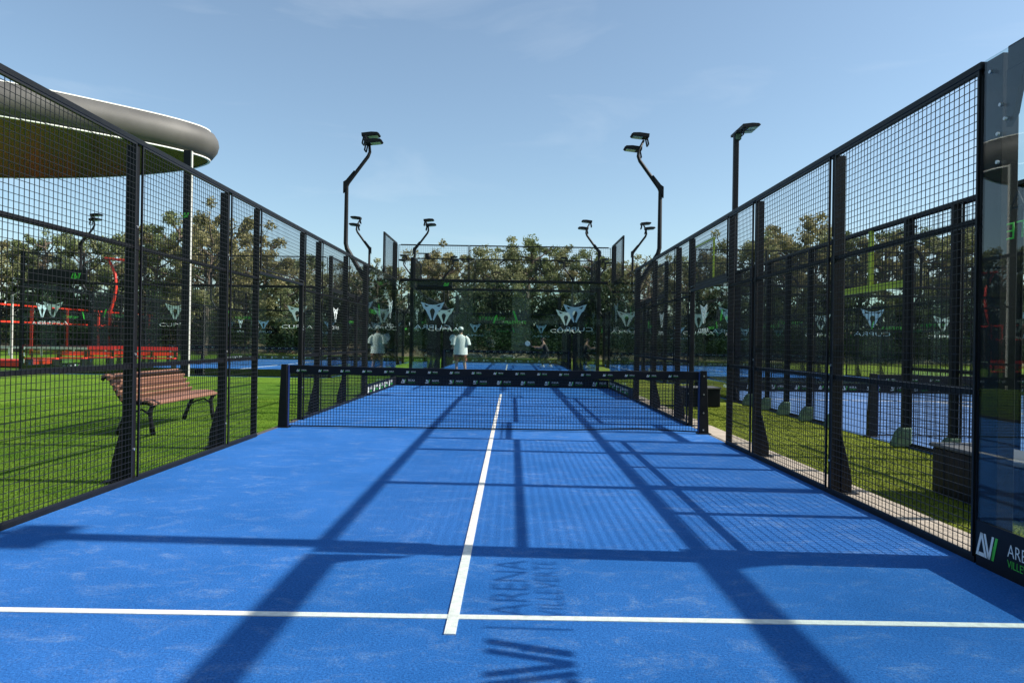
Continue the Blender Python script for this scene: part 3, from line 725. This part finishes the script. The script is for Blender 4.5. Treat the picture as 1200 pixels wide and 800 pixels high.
def racket_mesh_parts(t):
    head = MB(); n = 20
    rings = []
    for k, (s_, y) in enumerate(((.94, -.019), (1, -.012), (1, .012), (.94, .019))):
        rings.append([(.125*s_*math.cos(2*math.pi*q/n), y, .315+.14*s_*math.sin(2*math.pi*q/n)) for q in range(n)])
    head.loft(rings)
    put('racket_head', head.mesh('racket_head', M['racket']), t)
    put('throat', MB().prism([(-.09, .20), (-.015, .10), (.015, .10), (.09, .20)], 'y', -.013, .013).mesh('throat', M['black_print']), t)
    put('grip', MB().tube([(0, 0, -.06), (0, 0, .12)], .016, 8).mesh('grip', M['black_print']), t)

# standing player seen from behind: facing +y, weight on both feet, forearms raised in front with the racket to the left
def player_standing(x, y):
    t = thing('person', 'person in loose white shirt, rust shorts and white cap behind the end glass', 'person', (x, y, 0), R(8))
    J = [((0, 0, .95), (.125, .10)), ((0, .0, 1.12), (.12, .085)), ((0, .0, 1.30), (.145, .09)), ((0, -.01, 1.43), (.10, .07)), ((0, .0, 1.50), .05), ((0, .02, 1.58), (.062, .070)), ((0, .02, 1.66), (.072, .085)), ((0, .015, 1.73), (.055, .065)),
         ((-.18, -.005, 1.40), .055), ((-.235, -.03, 1.15), .042), ((-.27, .13, 1.02), .034), ((-.26, .20, 1.02), .026),
         ((.18, -.005, 1.40), .055), ((.245, -.05, 1.15), .042), ((.15, .13, 1.03), .034), ((.08, .19, 1.04), .026),
         ((-.10, 0, .86), .092), ((-.135, .02, .50), .058), ((-.14, -.015, .30), .052), ((-.15, -.02, .09), .034), ((-.16, .10, .035), (.045, .028)),
         ((.10, 0, .86), .092), ((.15, .03, .50), .058), ((.17, -.01, .30), .052), ((.19, -.02, .09), .034), ((.21, .10, .035), (.045, .028))]
    E_ = [(0,1),(1,2),(2,3),(3,4),(4,5),(5,6),(6,7),(3,8),(8,9),(9,10),(10,11),(3,12),(12,13),(13,14),(14,15),(0,16),(16,17),(17,18),(18,19),(19,20),(0,21),(21,22),(22,23),(23,24),(24,25)]
    body = skin_body(J, E_, M['skin'])
    put('body', join_meshes([body, hand((-.26, .20, 1.02), (.1, 1, .1), 1), hand((.08, .19, 1.04), (-1, .3, 0), -1)], 'body', M['skin']), t)
    rr = [ell(0, .0, .80, .245, .175), ell(0, 0, .86, .238, .17), ell(.005, 0, 1.02, .225, .155), ell(0, 0, 1.2, .215, .145), ell(0, 0, 1.34, .222, .135), ell(0, -.005, 1.42, .195, .11), ell(0, 0, 1.475, .10, .085), ell(0, .005, 1.50, .068, .068)]
    for k, r_ in enumerate(rr[:4]):
        rr[k] = [(px*(1+.05*math.sin(5*i*.62+k)), py*(1+.07*math.sin(7*i*.5+k*1.3)), pz) for i, (px, py, pz) in enumerate(r_)]
    put('shirt', MB().loft(rr, False).mesh('shirt', M['shirt'], smooth=True), t)
    sl = MB(); sl.tube([(-.15, -.005, 1.41), (-.22, -.02, 1.33), (-.255, -.03, 1.13)], [.075, .088, .098], 12, False)
    sl.tube([(.15, -.005, 1.41), (.225, -.02, 1.33), (.265, -.045, 1.13)], [.075, .088, .098], 12, False)
    put('sleeves', sl.mesh('sleeves', M['shirt'], smooth=True), t)
    sh = MB()
    for s in (-1, 1): sh.loft([ell(s*.075, 0, .99, .115, .135), ell(s*.095, 0, .86, .12, .14), ell(s*.125, .01, .66, .112, .125), ell(s*.13, .012, .585, .112, .12)], False)
    put('shorts', sh.mesh('shorts', M['shorts'], smooth=True), t)
    so = MB()
    for s, ex in ((-1, -.155), (1, .20)):
        so.loft([ell(ex, .045, .0, .050, .135), ell(ex, .045, .045, .048, .13), ell(ex, .01, .085, .042, .08), ell(ex, -.02, .12, .04, .045)])
    put('shoes', so.mesh('shoes', M['white_print'], smooth=True), t)
    hd = (0, .02, 1.66); head_bits(t, hd, 0)
    put('hair', MB().loft([ell(0, -.01, 1.585, .066, .07), ell(0, -.005, 1.63, .082, .088), ell(0, .0, 1.68, .084, .092)], True).mesh('hair', M['hair'], smooth=True), t)
    cp = MB().loft([ell(0, .005, 1.665, .092, .104), ell(0, .005, 1.71, .092, .104), ell(0, .01, 1.755, .07, .082), ell(0, .015, 1.775, .03, .035)])
    cp.loft([[(-.07, .09, 1.68), (.07, .09, 1.68), (.05, .19, 1.665), (-.05, .19, 1.665)], [(-.07, .09, 1.692), (.07, .09, 1.692), (.05, .19, 1.675), (-.05, .19, 1.675)]])
    put('cap', cp.mesh('cap', M['shirt'], smooth=True), t)
    r = thing('padel_racket', 'pale padel racket held by the person in the white shirt', 'racket', (x-.235, y+.22, 1.06))
    racket_mesh_parts(r); r.rotation_euler = (R(12), R(-12), R(14))
player_standing(-1.55, 15.0)

# lunging player in black, facing -x, racket arm stretched towards -x
def player_lunging(x, y):
    t = thing('person', 'person in black sportswear reaching low with a racket on the far court', 'person', (x, y, 0), 0)
    J = [((.06, 0, .80), (.12, .105)), ((0.02, 0, .98), (.115, .085)), ((-.05, 0, 1.13), (.13, .09)), ((-.09, 0, 1.22), (.09, .07)), ((-.12, 0, 1.29), .046), ((-.15, 0, 1.36), (.06, .066)), ((-.165, 0, 1.43), (.072, .08)), ((-.16, 0, 1.50), (.055, .062)),
         ((-.10, -.17, 1.19), .05), ((-.27, -.26, 1.02), .038), ((-.50, -.28, 1.04), .030), ((-.57, -.28, 1.05), .024),
         ((-.08, .17, 1.19), .05), ((-.16, .25, .98), .038), ((-.36, .22, .96), .030), ((-.42, .2, .97), .024),
         ((.02, -.10, .72), .088), ((-.24, -.13, .44), .058), ((-.16, -.13, .26), .050), ((-.13, -.13, .09), .034), ((-.24, -.13, .035), (.045, .028)),
         ((.08, .10, .72), .088), ((.02, .14, .42), .058), ((.20, .15, .25), .050), ((.30, .15, .10), .034), ((.20, .15, .035), (.045, .028))]
    E_ = [(0,1),(1,2),(2,3),(3,4),(4,5),(5,6),(6,7),(3,8),(8,9),(9,10),(10,11),(3,12),(12,13),(13,14),(14,15),(0,16),(16,17),(17,18),(18,19),(19,20),(0,21),(21,22),(22,23),(23,24),(24,25)]
    body = skin_body(J, E_, M['skin'])
    put('body', join_meshes([body, hand((-.57, -.28, 1.05), (-1, 0, .1), 1), hand((-.42, .2, .97), (-1, -.2, .1), -1)], 'body', M['skin']), t)
    put('vest', MB().loft([ell(.05, 0, .76, .15, .175), ell(.04, 0, .88, .14, .16), ell(-.02, 0, 1.04, .13, .155), ell(-.07, 0, 1.15, .12, .16), ell(-.09, 0, 1.21, .09, .12)], False).mesh('vest', M['blackcloth'], smooth=True), t)
    lg = MB()
    lg.tube([(.03, -.09, .82), (-.08, -.11, .62), (-.20, -.13, .47)], [.13, .115, .09], 12, False)
    lg.tube([(.08, .09, .82), (.06, .12, .60), (.03, .14, .46)], [.13, .115, .09], 12, False)
    lg.tube([(-.20, -.13, .50), (-.24, -.13, .42), (-.16, -.13, .26), (-.13, -.13, .12)], [.075, .072, .062, .042], 10, False)
    lg.tube([(.03, .14, .48), (.03, .14, .40), (.20, .15, .25), (.29, .15, .12)], [.075, .072, .062, .042], 10, False)
    put('leggings', lg.mesh('leggings', M['blackcloth'], smooth=True), t)
    so = MB()
    for ex, ey in ((-.17, -.13), (.24, .15)):
        so.loft([ell(ex, ey, 0, .135, .05), ell(ex, ey, .05, .13, .048), ell(ex+.03, ey, .09, .08, .043), ell(ex+.05, ey, .13, .045, .04)])
    put('shoes', so.mesh('shoes', M['white_print'], smooth=True), t)
    head_bits(t, (-.165, 0, 1.43), R(90))
    put('hair', MB().loft([ell(-.13, 0, 1.39, .05, .06), ell(-.145, 0, 1.44, .085, .085), ell(-.155, 0, 1.49, .085, .083), ell(-.155, 0, 1.53, .05, .05)]).tube([(-.07, 0, 1.47), (.0, 0, 1.44), (.03, 0, 1.36)], [.03, .03, .012], 8).mesh('hair', M['hair'], smooth=True), t)
    r = thing('padel_racket', 'light blue padel racket stretched out by the person in black', 'racket', (x-.66, y-.28, 1.06))
    racket_mesh_parts(r); r.rotation_euler = (R(8), R(-62), 0)
player_lunging(1.98, 27.0)

# ------------------------------------------------------------------ vegetation
def leaf_cloud(b, centers, per, size, rng):
    for c, r in centers:
        for _ in range(per):
            while True:
                p = Vector((rng.uniform(-1, 1), rng.uniform(-1, 1), rng.uniform(-1, 1)))
                if p.length < 1: break
            p = p*(.55+.45*p.length)
            q = Vector(c)+Vector((p.x*r, p.y*r, p.z*r*.8))
            s = size*rng.uniform(.6, 1.4); a = Vector((rng.gauss(0, 1), rng.gauss(0, 1), rng.gauss(0, .6))).normalized(); d = a.orthogonal().normalized()
            d = (d*math.cos(rng.uniform(0, 6.3))+a.cross(d)*math.sin(rng.uniform(0, 6.3))).normalized()
            e = a.cross(d); i = len(b.v)
            b.v += [tuple(q-d*s), tuple(q+e*s*.45), tuple(q+d*s), tuple(q-e*s*.45)]; b.f.append((i, i+1, i+2, i+3))
def tree_meshes(seed, H, spread, per, leaf, low=.30, size=.115):
    rng = random.Random(seed); tr = MB(); cl = []
    pts = [Vector((0, 0, -.1))]; x = y = 0
    for k in range(1, 7):
        x += rng.uniform(-.2, .2)*H/10; y += rng.uniform(-.2, .2)*H/10; pts.append(Vector((x, y, H*.9*k/6)))
    tr.tube(pts, [H*.022*(1-.13*k) for k in range(7)], 7)
    nb = 20
    for k in range(nb):
        f = low+(.95-low)*k/(nb-1); z = H*.9*f; i = min(5, int(f*6)); u = f*6-i; base = pts[i].lerp(pts[i+1], u)
        ang = k*2.4+rng.uniform(-.5, .5); rad = spread*(.35+.9*math.sin(math.pi*min(1, (1-f)*.85+.12)))*rng.uniform(.65, 1.15)
        end = base+Vector((math.cos(ang)*rad, math.sin(ang)*rad, rad*rng.uniform(.35, .9)))
        mid = base.lerp(end, .5)+Vector((0, 0, -.12*rad))
        tr.tube([base, mid, end], [H*.009, H*.006, H*.002], 5)
        for q in range(5):
            p = base.lerp(end, rng.uniform(.55, 1.1))+Vector((rng.gauss(0, .3), rng.gauss(0, .3), rng.gauss(0, .3)))*spread*.32
            cl.append((p, rng.uniform(.32, .62)*spread*.42))
            tr.tube([mid.lerp(end, .5), p], [H*.003, H*.001], 4)
    cl.append((pts[-1]+Vector((0, 0, H*.05)), spread*.3))
    cr = MB(); leaf_cloud(cr, cl, per, size, rng)
    return tr.mesh('trunk', M['bark'], fix=False), cr.mesh('crown', leaf, fix=False)
TREES = [tree_meshes(11, 11.0, 2.6, 85, M['leaf_a'], .28), tree_meshes(12, 9.5, 2.3, 85, M['leaf_b'], .25), tree_meshes(13, 10.2, 2.2, 85, M['leaf_c'], .30),
         tree_meshes(14, 9.0, 2.7, 85, M['leaf_a'], .2), tree_meshes(15, 12.0, 2.4, 85, M['leaf_b'], .33), tree_meshes(16, 8.5, 2.5, 85, M['leaf_c'], .22)]
TH = [11.0, 9.5, 10.2, 9.0, 12.0, 8.5]
BARE = tree_meshes(21, 9.0, 2.4, 5, M['leaf_c'], .25)
KIND = ['olive green', 'dark green', 'yellow brown', 'olive green', 'dark green', 'yellow brown']
def at(u, D): return .2467+(u-600)/845.5*D, D-10.237
def tree(u, D, vtop, k, label, group='trees behind the courts', sx=1.):
    """crown top at photo row vtop when seen from the court"""
    x, y = at(u, D); h = ((400-vtop-.0159*(600-u))/845.5*D+1.25)*1.0
    trk, crn = BARE if k < 0 else TREES[k]; ht = 9.0 if k < 0 else TH[k]; sc = h/(ht*1.0)
    t = thing('bare_tree' if k < 0 else 'leafy_tree', label, 'tree', (x, y, 0), random.uniform(0, 6.28), group)
    t.scale = (sc*sx, sc*sx, sc)
    put('trunk', trk, t); put('crown', crn, t)
spec = [ # u, depth, top row, kind: the ridge line that shows over the glass
 (-60, 64, 272, 1), (-10, 62, 276, 0), (30, 68, 282, 2), (58, 64, 266, 4), (95, 66, 280, 1), (130, 70, 276, 0), (150, 64, 262, 4), (185, 60, 266, 2), (212, 58, 246, 4), (240, 50, 262, 5), (262, 60, 255, 2),
 (285, 56, 282, 5), (310, 64, 298, 0), (335, 58, 312, 3), (362, 70, 300, 1), (392, 66, 318, 0), (418, 74, 312, 3), (468, 72, 312, 1), (497, 78, 300, 5), (521, 70, 296, 2), (548, 74, 310, 3), (575, 66, 293, 3), (593, 76, 312, 1), (612, 68, 273, 4),
 (641, 72, 287, 0), (662, 80, 312, 2), (682, 70, 287, 4), (710, 76, 306, 0), (722, 70, 310, 3), (776, 72, 312, 3), (805, 76, 300, 1), (835, 68, 296, 2), (862, 62, 286, 3), (890, 66, 270, 4), (918, 60, 274, 2), (945, 66, 268, 5),
 (975, 62, 280, 3), (1005, 70, 272, 1), (1040, 60, 276, 2), (1075, 66, 262, 4), (1110, 60, 272, 0), (1150, 64, 266, 3), (1200, 60, 262, 1), (1250, 62, 260, 2)]
spots = {212: 'tallest tree of the left group, above the park bench', 612: 'tallest tree straight ahead, above the centre of the end glass', 575: 'round topped tree just left of the tallest one straight ahead',
         638: 'airy tree just right of the tallest one straight ahead', 682: 'narrow tree left of the right raised mesh screen', 150: 'tall tree behind the broad left fence post'}
ORD = lambda n: f"{n}{'th' if 10 <= n % 100 <= 20 else {1: 'st', 2: 'nd', 3: 'rd'}.get(n % 10, 'th')}"
spec = [(u+(D-60)*.0, D, vt, k) for u, D, vt, k in spec]
for idx, (u, D, vt, k) in enumerate(spec):
    tree(u, D, vt, k, spots.get(u, f'{KIND[k]} leafy tree, {ORD(idx+1)} from the left in the far row'), sx=random.uniform(.9, 1.15))
tree(442, 62, 305, -1, 'bare twiggy tree left of the far end glass'); tree(742, 62, 296, -1, 'bare twiggy tree right of the far end glass')
tree(760, 66, 300, -1, 'second bare twiggy tree farther right of the far end glass')

def shrub(seed, wd, h, leaf):
    rng = random.Random(seed); st = MB(); cl = []
    for k in range(22):
        a = rng.uniform(0, 6.28); r = rng.uniform(0, 1)**.5*wd; z = rng.uniform(.25, .95)*h*(1-.25*(r/wd)**2)
        p = (math.cos(a)*r, math.sin(a)*r, z); cl.append((p, h*.28)); st.tube([(p[0]*.2, p[1]*.2, 0), p], [.04, .012], 4)
    b = MB(); leaf_cloud(b, cl, 110, .15, rng); return st.mesh('stems', M['bark'], fix=False), b.mesh('foliage', leaf, fix=False)
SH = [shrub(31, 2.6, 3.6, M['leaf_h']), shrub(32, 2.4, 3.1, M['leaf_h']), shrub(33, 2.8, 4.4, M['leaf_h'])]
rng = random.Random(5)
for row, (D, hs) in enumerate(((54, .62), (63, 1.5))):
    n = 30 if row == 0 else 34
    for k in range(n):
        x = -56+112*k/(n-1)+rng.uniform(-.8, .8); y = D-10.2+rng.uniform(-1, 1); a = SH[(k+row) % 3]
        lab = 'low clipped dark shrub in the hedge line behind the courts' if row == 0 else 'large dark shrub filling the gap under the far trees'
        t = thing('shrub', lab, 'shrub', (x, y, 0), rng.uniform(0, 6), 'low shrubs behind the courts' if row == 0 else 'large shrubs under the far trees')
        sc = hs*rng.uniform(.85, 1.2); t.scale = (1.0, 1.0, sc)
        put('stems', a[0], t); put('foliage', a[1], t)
def bank():
    b = MB(); rows = [(47, 0), (50, .5), (54, 1.6), (60, 2.6), (75, 3.2), (140, 3.5)]; r2 = random.Random(3)
    xs = [-160+8*k for k in range(41)]; ids = []
    for y, z in rows:
        i = len(b.v); b.v += [(x, y, z*(1+.18*math.sin(x*.11+y*.2))-.05+ (r2.uniform(-.1, .1) if z else 0)) for x in xs]; ids.append(i)
    for a, c in zip(ids, ids[1:]):
        for k in range(len(xs)-1): b.f.append((a+k, a+k+1, c+k+1, c+k))
    return b.mesh('earth_bank', M['earth'], smooth=True)
structure('earth_bank', bank())
def rock(x, y, s, label, seed):
    r = random.Random(seed); bm = bmesh.new(); bmesh.ops.create_icosphere(bm, subdivisions=2, radius=s)
    for v in bm.verts: v.co = Vector((v.co.x*1.6, v.co.y, v.co.z*.55))*(1+r.uniform(-.14, .14))
    me = bpy.data.meshes.new('rock'); bm.to_mesh(me); bm.free(); me.materials.append(M['rock'])
    put('rock', me, None, (x, y, s*.3), label=label, cat='rock', group='white rocks behind the far court')
rock(-2.6, 44.5, .42, 'long white rock left of centre behind the far glass', 1); rock(-.1, 45.2, .38, 'white rock at the centre behind the far glass', 2)

# ------------------------------------------------------------------ unseen building and trees added behind the viewer to set the glass reflections
t = thing('unseen_building', 'long low pale building added behind the viewer for the glass reflections', 'building', (-4, -34, 0))
put('wall', MB().box(-60, 60, -5, 5, 0, 6.2).mesh('wall', mat('pale_render', (.44, .49, .51), .8, 0, .3, .2, .6)), t)
put('roof', MB().box(-60.6, 60.6, -5.6, 5.6, 6.2, 6.6).mesh('roof', M['rim']), t)
win = MB().box(-1.5, 1.5, 5.002, 5.03, 0, 2.3).mesh('window', mat('window_glass', (.02, .03, .035), .05, 0, .8))
frm = MB().box(-1.6, -1.5, 4.99, 5.06, -.1, 2.4).box(1.5, 1.6, 4.99, 5.06, -.1, 2.4).box(-1.5, 1.5, 4.99, 5.06, 2.3, 2.4).box(-1.5, 1.5, 4.99, 5.06, -.1, 0).mesh('frame', M['steel'])
for k in range(24):
    for z in (.4, 3.4):
        wo = put('window', win, t, (-55+4.8*k, 0, z)); put('frame', frm, wo)
for k in range(9):
    tt = thing('leafy_tree', f'tree added behind the pale unseen building, {ORD(k+1)} from its left end', 'tree', (-44+11*k+random.uniform(-2, 2), -50+random.uniform(-3, 3), 0), k, 'trees added behind the unseen building')
    tt.scale = (1.3, 1.3, 1.15); put('trunk', TREES[k % 6][0], tt); put('crown', TREES[k % 6][1], tt)

# ------------------------------------------------------------------ pile of the artificial lawn where it is close enough to show
def blades(x0, x1, y0, y1, n, seed, name, mt):
    rg = random.Random(seed); v = []; f = []
    for k in range(n):
        x = rg.uniform(x0, x1); y = y0+(y1-y0)*rg.random()**1.5; h = rg.uniform(.008, .026); a = rg.uniform(0, 6.28); c, s_ = math.cos(a)*.0035, math.sin(a)*.0035
        i = len(v); v += [(x-c, y-s_, -.012), (x+c, y+s_, -.012), (x+rg.gauss(0, .012), y+rg.gauss(0, .012), h-.012)]; f.append((i, i+1, i+2))
    me = bpy.data.meshes.new(name); me.from_pydata(v, [], f); me.materials.append(mt)
    put(name, me, label='short artificial grass pile of the '+('lawn left of the court' if x0 < 0 else 'strip between the courts'), cat='grass', kind='stuff')
blades(-9, -3.13, -7, 5, 110000, 1, 'grass', M['turf']); blades(3.42, 5.3, -7, 5, 60000, 2, 'grass', M['turf'])
